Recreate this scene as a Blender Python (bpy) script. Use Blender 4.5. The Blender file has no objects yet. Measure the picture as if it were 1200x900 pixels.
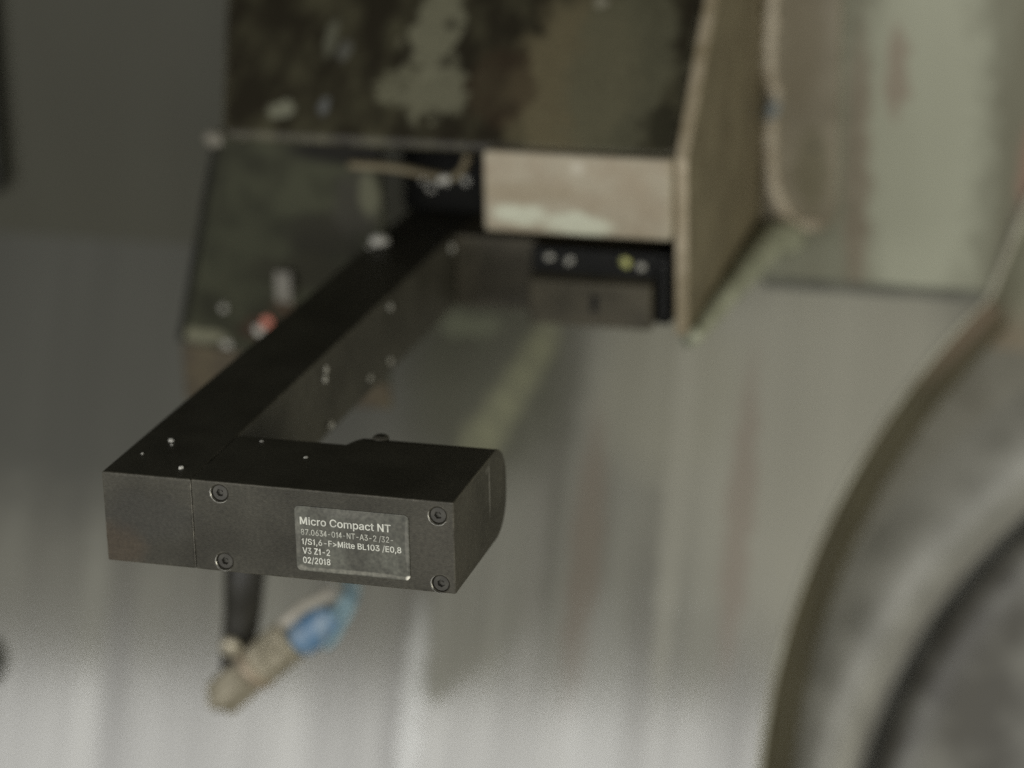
import bpy, bmesh, math, random, json
from mathutils import Vector, Matrix, noise as mnoise
from math import radians, sin, cos, pi, sqrt

random.seed(7)
S = 0.03                       # one unit of the layout = the 30 mm height of the fork
scene = bpy.context.scene
COL = scene.collection

# ------------------------------------------------------------------ camera
cam_d = bpy.data.cameras.new('camera')
cam = bpy.data.objects.new('camera', cam_d)
COL.objects.link(cam)
right = Vector((0.96186, 0.27291, -0.01838))
down = Vector((0.07342, -0.32233, -0.94378))
fwd = Vector((-0.26349, 0.90643, -0.33008))
M = Matrix((right, -down, -fwd)).transposed().to_4x4()
M.translation = Vector((11.2215, -23.2464, 10.7760)) * S
cam.matrix_world = M
cam_d.sensor_width = 36
cam_d.lens = 3072.5 / 1200 * 36
cam_d.clip_start = 0.01
cam_d.clip_end = 50
cam_d.dof.use_dof = True
cam_d.dof.focus_distance = (Vector((2.9, 0, 0.5)) * S - M.translation).dot(fwd)
cam_d.dof.aperture_fstop = 5.2
scene.camera = cam

# ------------------------------------------------------------------ light
world = bpy.data.worlds.new('World')
scene.world = world
world.use_nodes = True
bg = world.node_tree.nodes['Background']
bg.inputs[0].default_value = (0.95, 1.0, 0.86, 1)
bg.inputs[1].default_value = 0.013

def area_light(name, loc, target, sx, sy, power, color):
    d = bpy.data.lights.new(name, 'AREA')
    d.shape = 'RECTANGLE'
    d.size = sx * S
    d.size_y = sy * S
    d.energy = power
    d.color = color
    o = bpy.data.objects.new(name, d)
    COL.objects.link(o)
    o.location = Vector(loc) * S
    o.rotation_euler = (Vector(target) - Vector(loc)).to_track_quat('-Z', 'Y').to_euler()
    return o

wl = area_light('key_light', (-4, -27.5, 3.0), (1, 8, -2.5), 50, 13, 9.7, (1.0, 0.995, 0.98))
wl.matrix_world = wl.matrix_basis @ Matrix.Rotation(radians(6), 4, 'Z')       # unseen lamp, tilted to level its reflection in the sheet
area_light('side_fill', (30, -4, 0), (5, 13, 0), 12, 10, 2.9, (1.0, 0.97, 0.84))  # added fill lamp, out of view on the right

scene.view_settings.view_transform = 'Standard'
scene.view_settings.look = 'None'
scene.view_settings.exposure = 0
scene.view_settings.gamma = 1
scene.view_settings.use_curve_mapping = False
scene.cycles.use_denoising = False
scene.cycles.max_bounces = 8

# ------------------------------------------------------------------ materials
def srgb(r, g, b):
    f = lambda c: (c / 255 / 12.92) if c / 255 <= 0.04045 else ((c / 255 + 0.055) / 1.055) ** 2.4
    return (f(r), f(g), f(b), 1)

def mat(name, col, rough=0.5, metal=0.0, spec=0.5, col2=None, nscale=30, stretch=(1, 1, 1), lo=0.4, hi=0.62,
        fine=0.0, bump=0.0, bscale=600, blobs=(), rvar=0.0, detail=5, worn=None, soft=.3):
    """Procedural material in object coordinates (layout units): two noise-mixed colours, fine grain, bump, local patches of stain and painted light.
    blobs: (centre, radii, colour, strength, raggedness)"""
    m = bpy.data.materials.new(name)
    m.use_nodes = True
    nt = m.node_tree
    N, L = nt.nodes, nt.links
    bs = N['Principled BSDF']
    bs.inputs['Roughness'].default_value = rough
    bs.inputs['Metallic'].default_value = metal
    bs.inputs['Specular IOR Level'].default_value = spec
    tc = N.new('ShaderNodeTexCoord')
    sc = N.new('ShaderNodeVectorMath'); sc.operation = 'SCALE'; sc.inputs['Scale'].default_value = 1 / S
    L.new(tc.outputs['Object'], sc.inputs[0])
    P = sc.outputs[0]
    mp = N.new('ShaderNodeVectorMath'); mp.operation = 'MULTIPLY'; mp.inputs[1].default_value = stretch
    L.new(P, mp.inputs[0])
    nz = N.new('ShaderNodeTexNoise'); nz.inputs['Scale'].default_value = nscale
    nz.inputs['Detail'].default_value = detail
    L.new(mp.outputs[0], nz.inputs['Vector'])
    rg = N.new('ShaderNodeMapRange'); rg.inputs['From Min'].default_value = lo; rg.inputs['From Max'].default_value = hi
    L.new(nz.outputs[0], rg.inputs['Value'])
    mx = N.new('ShaderNodeMix'); mx.data_type = 'RGBA'
    mx.inputs['A'].default_value = col
    mx.inputs['B'].default_value = col2 or col
    L.new(rg.outputs[0], mx.inputs['Factor'])
    cur = mx.outputs['Result']
    if blobs:
        wn = N.new('ShaderNodeTexNoise'); wn.inputs['Scale'].default_value = 2.6; wn.inputs['Detail'].default_value = 6; wn.inputs['Roughness'].default_value = .65
        L.new(P, wn.inputs['Vector'])
        wo = N.new('ShaderNodeVectorMath'); wo.operation = 'SUBTRACT'; wo.inputs[1].default_value = (.5, .5, .5)
        L.new(wn.outputs['Color'], wo.inputs[0])
    for (c, r, bc, st, rag) in blobs:
        ws = N.new('ShaderNodeVectorMath'); ws.operation = 'SCALE'; ws.inputs['Scale'].default_value = rag
        L.new(wo.outputs[0], ws.inputs[0])
        ad = N.new('ShaderNodeVectorMath'); ad.operation = 'ADD'
        L.new(P, ad.inputs[0]); L.new(ws.outputs[0], ad.inputs[1])
        sb = N.new('ShaderNodeVectorMath'); sb.operation = 'SUBTRACT'; sb.inputs[1].default_value = c
        L.new(ad.outputs[0], sb.inputs[0])
        dv = N.new('ShaderNodeVectorMath'); dv.operation = 'DIVIDE'; dv.inputs[1].default_value = r
        L.new(sb.outputs[0], dv.inputs[0])
        ln = N.new('ShaderNodeVectorMath'); ln.operation = 'LENGTH'
        L.new(dv.outputs[0], ln.inputs[0])
        r2 = N.new('ShaderNodeMapRange'); r2.interpolation_type = 'SMOOTHSTEP'
        r2.inputs['From Min'].default_value = .85 + soft; r2.inputs['From Max'].default_value = .85 - soft
        r2.inputs['To Max'].default_value = st
        L.new(ln.outputs['Value'], r2.inputs['Value'])
        m2 = N.new('ShaderNodeMix'); m2.data_type = 'RGBA'
        m2.inputs['B'].default_value = bc
        L.new(r2.outputs[0], m2.inputs['Factor']); L.new(cur, m2.inputs['A'])
        cur = m2.outputs['Result']
    if worn:                       # paint rubbed off along the edges: (radius, colour, strength)
        bv = N.new('ShaderNodeBevel'); bv.samples = 4; bv.inputs['Radius'].default_value = worn[0] * S
        ge = N.new('ShaderNodeNewGeometry')
        dt = N.new('ShaderNodeVectorMath'); dt.operation = 'DOT_PRODUCT'
        L.new(bv.outputs[0], dt.inputs[0]); L.new(ge.outputs['True Normal'], dt.inputs[1])
        w1 = N.new('ShaderNodeMapRange'); w1.inputs['From Min'].default_value = .995; w1.inputs['From Max'].default_value = .90
        L.new(dt.outputs['Value'], w1.inputs['Value'])
        wz = N.new('ShaderNodeTexNoise'); wz.inputs['Scale'].default_value = 5.5; wz.inputs['Detail'].default_value = 5
        L.new(P, wz.inputs['Vector'])
        w2 = N.new('ShaderNodeMapRange'); w2.inputs['From Min'].default_value = .40; w2.inputs['From Max'].default_value = .62
        w2.inputs['To Max'].default_value = worn[2]
        L.new(wz.outputs[0], w2.inputs['Value'])
        w3 = N.new('ShaderNodeMath'); w3.operation = 'MULTIPLY'
        L.new(w1.outputs[0], w3.inputs[0]); L.new(w2.outputs[0], w3.inputs[1])
        m3 = N.new('ShaderNodeMix'); m3.data_type = 'RGBA'; m3.inputs['B'].default_value = worn[1]
        L.new(w3.outputs[0], m3.inputs['Factor']); L.new(cur, m3.inputs['A'])
        cur = m3.outputs['Result']
    if fine:
        fn = N.new('ShaderNodeTexNoise'); fn.inputs['Scale'].default_value = 26; fn.inputs['Detail'].default_value = 6
        L.new(P, fn.inputs['Vector'])
        fr = N.new('ShaderNodeMapRange'); fr.inputs['From Min'].default_value = .3; fr.inputs['From Max'].default_value = .7
        fr.inputs['To Min'].default_value = 1 - fine; fr.inputs['To Max'].default_value = 1 + fine
        L.new(fn.outputs[0], fr.inputs['Value'])
        ml = N.new('ShaderNodeVectorMath'); ml.operation = 'SCALE'
        L.new(cur, ml.inputs[0]); L.new(fr.outputs[0], ml.inputs['Scale'])
        cur = ml.outputs[0]
    L.new(cur, bs.inputs['Base Color'])
    if rvar:
        rr = N.new('ShaderNodeMapRange'); rr.inputs['To Min'].default_value = rough - rvar; rr.inputs['To Max'].default_value = rough + rvar
        rr.inputs['From Min'].default_value = .3; rr.inputs['From Max'].default_value = .7
        L.new(nz.outputs[0], rr.inputs['Value']); L.new(rr.outputs[0], bs.inputs['Roughness'])
    if bump:
        bn = N.new('ShaderNodeTexNoise'); bn.inputs['Scale'].default_value = bscale; bn.inputs['Detail'].default_value = 3
        L.new(mp.outputs[0], bn.inputs['Vector'])
        bp = N.new('ShaderNodeBump'); bp.inputs['Strength'].default_value = bump; bp.inputs['Distance'].default_value = 0.001
        L.new(bn.outputs[0], bp.inputs['Height']); L.new(bp.outputs[0], bs.inputs['Normal'])
    return m

# ------------------------------------------------------------------ mesh helpers (layout units in, metres out)
def link(name, bm, m, parent=None, base=(0, 0, 0), bevel=0.0, smooth=False, seg=2, angle=40):
    bmesh.ops.recalc_face_normals(bm, faces=bm.faces)
    b = Vector(base)
    for v in bm.verts:
        v.co = (v.co - b) * S
    me = bpy.data.meshes.new(name)
    bm.to_mesh(me); bm.free()
    me.materials.append(m)
    o = bpy.data.objects.new(name, me)
    COL.objects.link(o)
    if parent is not None:
        o.parent = parent
    else:
        o.location = b * S
    if bevel:
        md = o.modifiers.new('bevel', 'BEVEL')
        md.width = bevel * S; md.segments = seg; md.limit_method = 'ANGLE'; md.angle_limit = radians(angle)
        md.harden_normals = False
    if smooth:
        for p in me.polygons:
            p.use_smooth = True
    return o

def thing(name, label, cat, base=(0, 0, 0), group=None):
    o = bpy.data.objects.new(name, None)
    o.empty_display_size = 0.01
    COL.objects.link(o)
    o.location = Vector(base) * S
    o['label'] = label; o['category'] = cat
    if group: o['group'] = group
    return o

def prism(bm, pts, axis, a, b):
    """Extrude a 2-D outline along an axis ('x': pts are y,z; 'y': x,z; 'z': x,y)."""
    def mk(p, t):
        return {'x': (t, p[0], p[1]), 'y': (p[0], t, p[1]), 'z': (p[0], p[1], t)}[axis]
    v0 = [bm.verts.new(mk(p, a)) for p in pts]
    v1 = [bm.verts.new(mk(p, b)) for p in pts]
    n = len(pts)
    bm.faces.new(v0); bm.faces.new(v1[::-1])
    for i in range(n):
        j = (i + 1) % n
        bm.faces.new((v0[i], v0[j], v1[j], v1[i]))
    return v0, v1

def box(bm, x0, x1, y0, y1, z0, z1):
    return prism(bm, [(x0, y0), (x1, y0), (x1, y1), (x0, y1)], 'z', z0, z1)

def lathe(bm, prof, origin, axis, n=32, arc=2 * pi, start=0.0, cap=True):
    """prof: (radius, height along axis)."""
    ax = Vector(axis).normalized()
    up = Vector((0, 0, 1)) if abs(ax.z) < .9 else Vector((1, 0, 0))
    e1 = ax.cross(up).normalized(); e2 = ax.cross(e1).normalized()
    O = Vector(origin)
    full = abs(arc - 2 * pi) < 1e-6
    k = n if full else n + 1
    rings = []
    for r, h in prof:
        rings.append([bm.verts.new(O + ax * h + (e1 * cos(start + arc * i / n) + e2 * sin(start + arc * i / n)) * r) for i in range(k)])
    for a, b in zip(rings, rings[1:]):
        for i in range(n):
            j = (i + 1) % k
            bm.faces.new((a[i], a[j], b[j], b[i]))
    if cap and full:
        if prof[0][0] > 1e-6: bm.faces.new(rings[0][::-1])
        if prof[-1][0] > 1e-6: bm.faces.new(rings[-1])
    return rings

def tube(bm, path, radii, n=12, flat=1.0, wob=0.0):
    pts = [Vector(p) for p in path]
    rings = []
    ref = Vector((0, 1, 0))
    for i, p in enumerate(pts):
        t = (pts[min(i + 1, len(pts) - 1)] - pts[max(i - 1, 0)]).normalized()
        e1 = t.cross(ref)
        if e1.length < 1e-3: e1 = t.cross(Vector((1, 0, 0)))
        e1.normalize(); e2 = t.cross(e1).normalized()
        r = radii[i] if hasattr(radii, '__len__') else radii
        ring = []
        for k in range(n):
            a = 2 * pi * k / n
            rr = r * (1 + wob * mnoise.noise(Vector((p.x * 7 + cos(a), p.y * 7 + sin(a), p.z * 7))))
            ring.append(bm.verts.new(p + e1 * cos(a) * rr + e2 * sin(a) * rr * flat))
        rings.append(ring)
    for a, b in zip(rings, rings[1:]):
        for i in range(n):
            j = (i + 1) % n
            bm.faces.new((a[i], a[j], b[j], b[i]))
    bm.faces.new(rings[0][::-1]); bm.faces.new(rings[-1])

def smooth_path(pts, n=8):
    P = [Vector(p) for p in pts]
    P = [P[0] * 2 - P[1]] + P + [P[-1] * 2 - P[-2]]
    out = []
    for i in range(1, len(P) - 2):
        for k in range(n):
            t = k / n
            a, b, c, d = P[i - 1], P[i], P[i + 1], P[i + 2]
            out.append(0.5 * ((2 * b) + (c - a) * t + (2 * a - 5 * b + 4 * c - d) * t * t + (3 * b - a - 3 * c + d) * t ** 3))
    out.append(P[-2])
    return out

# ================================================================== SETTING
YW, ZJ = 14.15, -0.89                 # back wall plane, height of its joint with the sloped sheet
TILT = radians(65)
U = Vector((0, -cos(TILT), -sin(TILT)))      # down the sheet
NRM = Vector((0, -sin(TILT), cos(TILT)))     # out of the sheet
P0 = Vector((0, YW, ZJ))
CX, CS, CR = 16.107, 7.40, 11.195            # the round opening, in sheet coordinates
def on_sheet(x, s, h=0.0):
    return P0 + Vector((x, 0, 0)) + U * s + NRM * h

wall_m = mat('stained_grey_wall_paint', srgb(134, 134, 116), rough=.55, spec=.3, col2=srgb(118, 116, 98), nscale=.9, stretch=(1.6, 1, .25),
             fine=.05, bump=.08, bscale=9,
             blobs=[((-5.6, 0, 2), (6.6, 9, 9), srgb(73, 72, 60), .95, .8),  # left part of the wall toned darker
                    ((6.6, 0, 2.4), (1.1, 9, 4), srgb(182, 184, 164), .75, .9),
                    ((8.3, 0, 1.6), (.3, 9, 1.4), srgb(150, 118, 102), .7, .3),
                    ((5.72, 0, 1.8), (.22, 9, 2.4), srgb(122, 100, 84), .45, .4),
                    ((6.25, 0, 3.3), (.2, 9, .8), srgb(140, 120, 105), .6, .5),
                    ((3.9, 0, -.55), (1.2, 9, .4), srgb(150, 150, 132), .6, .6),
                    ((7.9, 0, -.5), (.6, 9, .7), srgb(140, 140, 120), .6, .4)])
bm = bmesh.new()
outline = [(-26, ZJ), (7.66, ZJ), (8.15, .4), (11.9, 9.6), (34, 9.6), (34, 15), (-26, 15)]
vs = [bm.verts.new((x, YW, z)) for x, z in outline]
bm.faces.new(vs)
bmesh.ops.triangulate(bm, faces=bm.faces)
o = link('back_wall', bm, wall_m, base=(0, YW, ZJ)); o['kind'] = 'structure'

reveal_m = mat('pale_recess_paint', srgb(158, 158, 138), rough=.5, spec=.3, col2=srgb(140, 138, 118), nscale=.7, fine=.06,
               blobs=[((-.1, 0, -2.1), (1.2, 9, 1.1), srgb(142, 124, 106), .6, .6)])
bm = bmesh.new()
g = [(7.66, ZJ), (8.15, .4), (11.9, 9.6)]
f_ = [bm.verts.new((x, YW, z)) for x, z in g]; k_ = [bm.verts.new((x, YW + 3.3, z)) for x, z in g]
for i in range(2):
    bm.faces.new((f_[i], f_[i + 1], k_[i + 1], k_[i]))
bm.faces.new([bm.verts.new(p) for p in ((6.0, YW + 3.3, -3.4), (34, YW + 3.3, -3.4), (34, YW + 3.3, 12), (6.0, YW + 3.3, 12))])
o = link('recess_wall', bm, reveal_m, base=(7.66, YW, ZJ)); o['kind'] = 'structure'

# sloped sheet: own local frame, so its streaks, reflections painted into the colour, run down it
def sheet_object(name, bm, m):
    o = link(name, bm, m)
    R3 = Matrix((Vector((1, 0, 0)), U, Vector((1, 0, 0)).cross(U))).transposed().to_4x4()
    R3.translation = P0 * S
    o.matrix_world = R3
    return o
sheet_m = mat('wet_sheet_painted_reflections', srgb(152, 151, 140), rough=.13, spec=.76, col2=srgb(112, 110, 100), nscale=1.0, stretch=(1.15, .07, 1), detail=7,
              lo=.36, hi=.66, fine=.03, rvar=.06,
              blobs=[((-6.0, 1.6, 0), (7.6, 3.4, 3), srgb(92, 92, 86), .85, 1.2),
                     ((.2, 1.8, 0), (1.5, 1.9, 3), srgb(92, 92, 78), .7, .6),  # painted dark reflection of the fork and plate
                     ((1.05, 1.05, 0), (0.24, 0.50, 3), srgb(166, 166, 134), .36, .15), ((0.85, 1.50, 0), (0.26, 0.50, 3), srgb(166, 166, 134), .36, .15), ((0.62, 1.95, 0), (0.28, 0.50, 3), srgb(166, 166, 134), .36, .15), ((0.38, 2.40, 0), (0.30, 0.55, 3), srgb(166, 166, 134), .36, .15), ((0.12, 2.90, 0), (0.34, 0.60, 3), srgb(166, 166, 134), .36, .15),  # yellowish reflection streak, painted into the colour
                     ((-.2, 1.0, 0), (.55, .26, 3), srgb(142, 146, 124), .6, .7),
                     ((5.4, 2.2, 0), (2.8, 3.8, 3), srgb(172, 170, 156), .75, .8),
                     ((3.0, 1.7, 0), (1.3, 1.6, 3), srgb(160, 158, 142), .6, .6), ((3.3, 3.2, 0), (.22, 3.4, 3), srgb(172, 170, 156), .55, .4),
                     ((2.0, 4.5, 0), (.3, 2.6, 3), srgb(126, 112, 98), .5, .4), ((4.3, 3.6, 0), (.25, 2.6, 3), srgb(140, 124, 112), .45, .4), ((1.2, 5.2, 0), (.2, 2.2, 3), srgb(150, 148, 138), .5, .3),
                     ((-.5, 7.0, 0), (.22, 1.9, 3), srgb(205, 206, 200), .55, .25),  # tall pale streak, a painted reflection
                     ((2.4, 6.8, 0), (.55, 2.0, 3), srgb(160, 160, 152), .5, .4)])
bm = bmesh.new()
pts = [(-26, 0)]
a0 = math.asin((0 - CS) / CR); a1 = math.asin((18 - CS) / CR)
for i in range(81):
    a = a0 + (a1 - a0) * i / 80
    pts.append((CX - CR * cos(a), CS + CR * sin(a)))
pts.append((-26, 18))
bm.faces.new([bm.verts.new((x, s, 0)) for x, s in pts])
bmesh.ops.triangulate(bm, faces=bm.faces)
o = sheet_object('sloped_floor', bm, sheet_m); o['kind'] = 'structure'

# joint between wall and sheet: a slim dark sealing fillet
seam_m = mat('grey_joint_sealant', srgb(104, 104, 92), rough=.6, col2=srgb(84, 84, 74), nscale=2)
bm = bmesh.new()
prism(bm, [(YW - .002, ZJ + .07), (YW - .03, ZJ + .07), (YW - .08, ZJ - .08), (YW - .002, ZJ - .03)], 'x', 4.36, 7.64)
o = link('joint_sealant', bm, seam_m, base=(4.36, YW, ZJ), bevel=.02)
o['label'] = 'straight grey sealant joint where the back wall meets the sloped sheet'; o['category'] = 'sealant joint'

# ---------------- round opening with its drum
drum_t = thing('rotary_drum', 'large round opening at the right with a grey drum inside it', 'rotary drum', on_sheet(CX, CS, -3.8))
db = on_sheet(CX, CS, -3.8)
tunnel_m = mat('oily_brown_steel', srgb(106, 100, 76), rough=.5, spec=.3, col2=srgb(90, 84, 62), nscale=.8, stretch=(1, 1, 1), fine=.05,
               blobs=[(tuple(on_sheet(7.9, 1.4, -1.0) - db), (1.2, 2.2, 2.4), srgb(150, 132, 114), .85, .5),
                      (tuple(on_sheet(8.0, -.4, .4) - db), (1.2, 2.0, .9), srgb(150, 150, 128), .85, .5),
                      (tuple(on_sheet(5.3, 10.2, -1.8) - db), (1.2, 2.0, 2.4), srgb(150, 150, 142), .5, .5)])
bm = bmesh.new()
nA = 160
A0, A1 = math.asin(-CS / CR), pi - math.asin(-CS / CR)
ra, rb = [], []
for i in range(nA + 1):
    a = A0 + (A1 - A0) * i / nA
    x = CX - CR * cos(a); s = CS + CR * sin(a)
    ra.append(bm.verts.new(on_sheet(x, s, 0))); rb.append(bm.verts.new(on_sheet(x, s, -3.8)))
for i in range(nA):
    bm.faces.new((ra[i], ra[i + 1], rb[i + 1], rb[i]))
link('tunnel_wall', bm, tunnel_m, drum_t, db, smooth=True)
rim_m = mat('pale_lit_edge', srgb(176, 174, 156), rough=.4, spec=.5, col2=srgb(156, 152, 134), nscale=2, fine=.05)  # pale trim, also painting light caught along the opening's edge
bm = bmesh.new()
path = [Vector((11.9, YW - .03, 9.6)), Vector((8.15, YW - .03, .4))]
for i in range(nA + 1):
    a = A0 + (A1 - A0) * i / nA
    path.append(on_sheet(CX - (CR - .02) * cos(a), CS + (CR - .02) * sin(a), .0))
tube(bm, path, [.07, .07, .05] + [.04] * (len(path) - 3), 8)
link('rim', bm, rim_m, drum_t, db, smooth=True)
floor_m = mat('grey_drum_floor', srgb(140, 138, 126), rough=.45, col2=srgb(120, 117, 104), nscale=1)
bm = bmesh.new()
ro = [bm.verts.new(on_sheet(CX - CR * cos(2 * pi * i / 128), CS + CR * sin(2 * pi * i / 128), -3.8)) for i in range(128)]
ri = [bm.verts.new(on_sheet(14.22 - 8.4 * cos(2 * pi * i / 128), 8.83 + 8.4 * sin(2 * pi * i / 128), -3.8)) for i in range(128)]
for i in range(128):
    j = (i + 1) % 128
    bm.faces.new((ro[i], ro[j], ri[j], ri[i]))
link('backplate', bm, floor_m, drum_t, db)
gm = mat('turned_grey_steel', srgb(160, 159, 150), rough=.42, metal=.15, col2=srgb(136, 135, 126), nscale=1.2, fine=.05)
bm = bmesh.new()
cD = on_sheet(14.22, 8.83, -3.8)
lathe(bm, [(10.0, .0), (9.7, .07), (9.4, .13), (9.1, .16), (8.85, .13), (8.65, .05), (8.5, -.06), (8.4, -.16), (8.32, -.3), (8.26, -.5)], cD, NRM, 128, cap=False)
link('drum_flange', bm, gm, drum_t, db, smooth=True)
bm = bmesh.new()
lathe(bm, [(8.2, -.6), (8.18, .1), (8.0, .3), (7.7, .34), (7.3, .2), (6.6, -.1), (5.4, -.3), (.01, -.3)], cD, NRM, 128, cap=False)
dm = mat('scuffed_drum_face', srgb(122, 121, 114), rough=.45, metal=.1, col2=srgb(84, 82, 76), nscale=.9, fine=.05)
link('drum_face', bm, dm, drum_t, db, smooth=True)

# ================================================================== WALL FITTINGS
fl_m = mat('beige_flange_paint', srgb(150, 142, 122), rough=.5, col2=srgb(128, 120, 100), nscale=1.4, fine=.06,
           blobs=[((.72, 0, .9), (.3, 5, .75), srgb(112, 106, 80), .7, .3),
                  ((.55, 0, 2.9), (.35, 5, 1.2), srgb(118, 108, 84), .6, .4),
                  ((.75, 0, 1.25), (.05, 5, .06), srgb(70, 66, 60), .8, .02)])
flt = thing('wall_flange', 'beige rounded flange plate welded to the wall beside the bracket', 'flange plate', (4.34, YW, 0))
bm = bmesh.new()
pts = [(4.34, -.02), (5.12, -.02), (5.28, .02), (5.40, .14), (5.44, .32), (5.44, 9), (4.34, 9)]
prism(bm, pts, 'y', YW - .16, YW - .002)
link('plate', bm, fl_m, flt, (4.34, YW, 0), bevel=.03)
weld_m = mat('pale_weld_bead', srgb(198, 188, 168), rough=.45, col2=srgb(170, 158, 136), nscale=3, fine=.08,
             blobs=[((0.0, -.2, 1.85), (.35, 1, .22), srgb(128, 138, 142), .9, .3), ((.0, -.2, .2), (.25, 1, .2), srgb(110, 116, 116), .8, .3)])
bm = bmesh.new()
path = smooth_path([(4.40, YW - .17, 9), (4.42, YW - .18, 4), (4.40, YW - .19, 2.4), (4.50, YW - .19, 2.05), (4.42, YW - .19, 1.5), (4.47, YW - .19, .75),
                    (4.62, YW - .18, .32), (4.85, YW - .17, .12), (5.2, YW - .15, .07)], 14)
tube(bm, path, [.10 + .02 * sin(i * 1.7) for i in range(len(path))], 10, wob=.3)
link('weld_bead', bm, weld_m, flt, (4.34, YW, 0), smooth=True)

dk_m = mat('black_rubber_strip', srgb(52, 53, 42), rough=.6, col2=srgb(40, 40, 32), nscale=2)
bm = bmesh.new()
prism(bm, [(-9.4, -.1), (-8.35, -.22), (-8.15, -.1), (-8.03, .1), (-7.9, 9), (-9.4, 9)], 'y', YW - .45, YW - .002)
o = link('guide_rail', bm, dk_m, base=(-8.6, YW, -.1), bevel=.06)
o['label'] = 'dark vertical rail on the wall at the far left edge'; o['category'] = 'rail'
bm = bmesh.new()
lathe(bm, [(.42, 0), (.42, .12), (.36, .16), (.16, .16), (.14, .1), (0.01, .1)], on_sheet(-7.78, 6.95, .004), NRM, 24, cap=False)
o = link('drain_plug', bm, dk_m, base=on_sheet(-7.78, 6.95), smooth=False)
o['label'] = 'small dark round plug on the sloped sheet at the left edge'; o['category'] = 'plug'

# ================================================================== MOUNTING BRACKET
bb = (1.0, YW, 2.3)
bk = thing('mounting_bracket', 'dirty welded machine bracket with chipped brown paint above the black fork', 'bracket', bb)
def loc(*p):
    return (p[0] - bb[0], p[1] - bb[1], p[2] - bb[2])
dirty_m = mat('chipped_dark_paint', srgb(45, 41, 31), rough=.5, spec=.3, col2=srgb(86, 83, 64), nscale=1.7, stretch=(1.3, .7, .6), lo=.44, hi=.74, fine=.3, detail=9, soft=.17, worn=(.1, srgb(132, 128, 108), .8),
              blobs=[(loc(2.6, 9.8, 3.0), (1.0, 2, 1.4), srgb(112, 104, 80), .85, 1.1),
                     (loc(3.2, 9.9, 3.2), (.8, 2, 1.5), srgb(98, 96, 77), .75, 1.0),
                     (loc(.55, 10.1, 3.75), (.36, 1.2, .95), srgb(132, 130, 108), .75, 1.0),
                     (loc(.75, 9.6, 2.9), (.5, .9, .42), srgb(132, 130, 108), .7, 1.1),
                     (loc(.15, 9.7, 3.0), (.28, .8, .3), srgb(128, 126, 104), .65, .9),
                     (loc(-1.35, 9.3, 2.65), (.22, .5, .16), srgb(142, 142, 122), .8, .6),
                     (loc(-.75, 9.4, 2.7), (.1, .5, .14), srgb(120, 122, 120), .7, .2),
                     (loc(-.9, 9.9, 3.5), (.1, .5, .32), srgb(112, 112, 96), .7, .2),
                     (loc(-.65, 9.9, 3.35), (.12, .5, .14), srgb(108, 108, 100), .7, .2),
                     (loc(1.65, 9.6, 3.0), (.55, 1.2, .55), srgb(62, 50, 38), .6, .9),
                     (loc(3.9, 9.3, 2.6), (.25, .6, .35), srgb(52, 50, 38), .9, .2),
                     (loc(2.75, 10.4, 4.0), (.1, .5, .08), srgb(150, 146, 128), .8, .2)]
              + [(loc(x_, 9.0 + (z_ - 2.4) * 1.03, z_), (r_, r_ * 1.6, r_ * 1.3), srgb(126, 123, 102), .6, .35)
                 for x_, z_, r_ in ((-1.6, 3.3, .06), (-.3, 3.0, .05), (.1, 3.4, .09), (1.1, 3.6, .07), (1.35, 3.1, .08), (1.9, 3.7, .05), (-1.0, 3.1, .05), (2.3, 2.7, .09), (3.3, 3.5, .07), (1.5, 2.6, .06))])
bm = bmesh.new()
va, vb = prism(bm, [(8.86, 2.27), (8.86, 2.40), (13.4, 6.8), (14.12, 9), (14.12, 2.27)], 'x', -2.12, 4.148)
va[2].co.x = -3.45; va[3].co.x = -3.6
link('housing', bm, dirty_m, bk, bb, bevel=.05)
cream_m = mat('worn_beige_paint', srgb(166, 157, 136), rough=.5, spec=.35, col2=srgb(158, 146, 124), nscale=2.0, stretch=(1, 1, 1.2), fine=.12, worn=(.06, srgb(196, 190, 168), .6),
              blobs=[(loc(2.1, 8.6, 1.55), (.42, 1, .17), srgb(205, 208, 186), .8, .25),
                     (loc(2.9, 8.6, 1.45), (.55, 1, .16), srgb(205, 208, 186), .8, .25),
                     (loc(2.2, 8.6, 1.85), (.8, 1, .16), srgb(150, 138, 114), .7, .3),
                     (loc(2.9, 8.6, 2.2), (.12, 1, .1), srgb(192, 186, 168), .7, .2)])
bm = bmesh.new()
box(bm, 1.62, 4.14, 8.60, 14.1, 1.29, 2.38)
link('clamp_block', bm, cream_m, bk, bb, bevel=.06, seg=3)
side_m = mat('tan_side_paint', srgb(124, 115, 92), rough=.5, spec=.3, col2=srgb(106, 97, 76), nscale=1.2, fine=.06)
bm = bmesh.new()
prism(bm, [(8.84, -.03), (8.80, 2.34), (13.2, 6.6), (14.1, 8.9), (14.13, -.02)], 'x', 4.153, 4.31)
link('side_plate', bm, side_m, bk, bb, bevel=.03)
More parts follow.
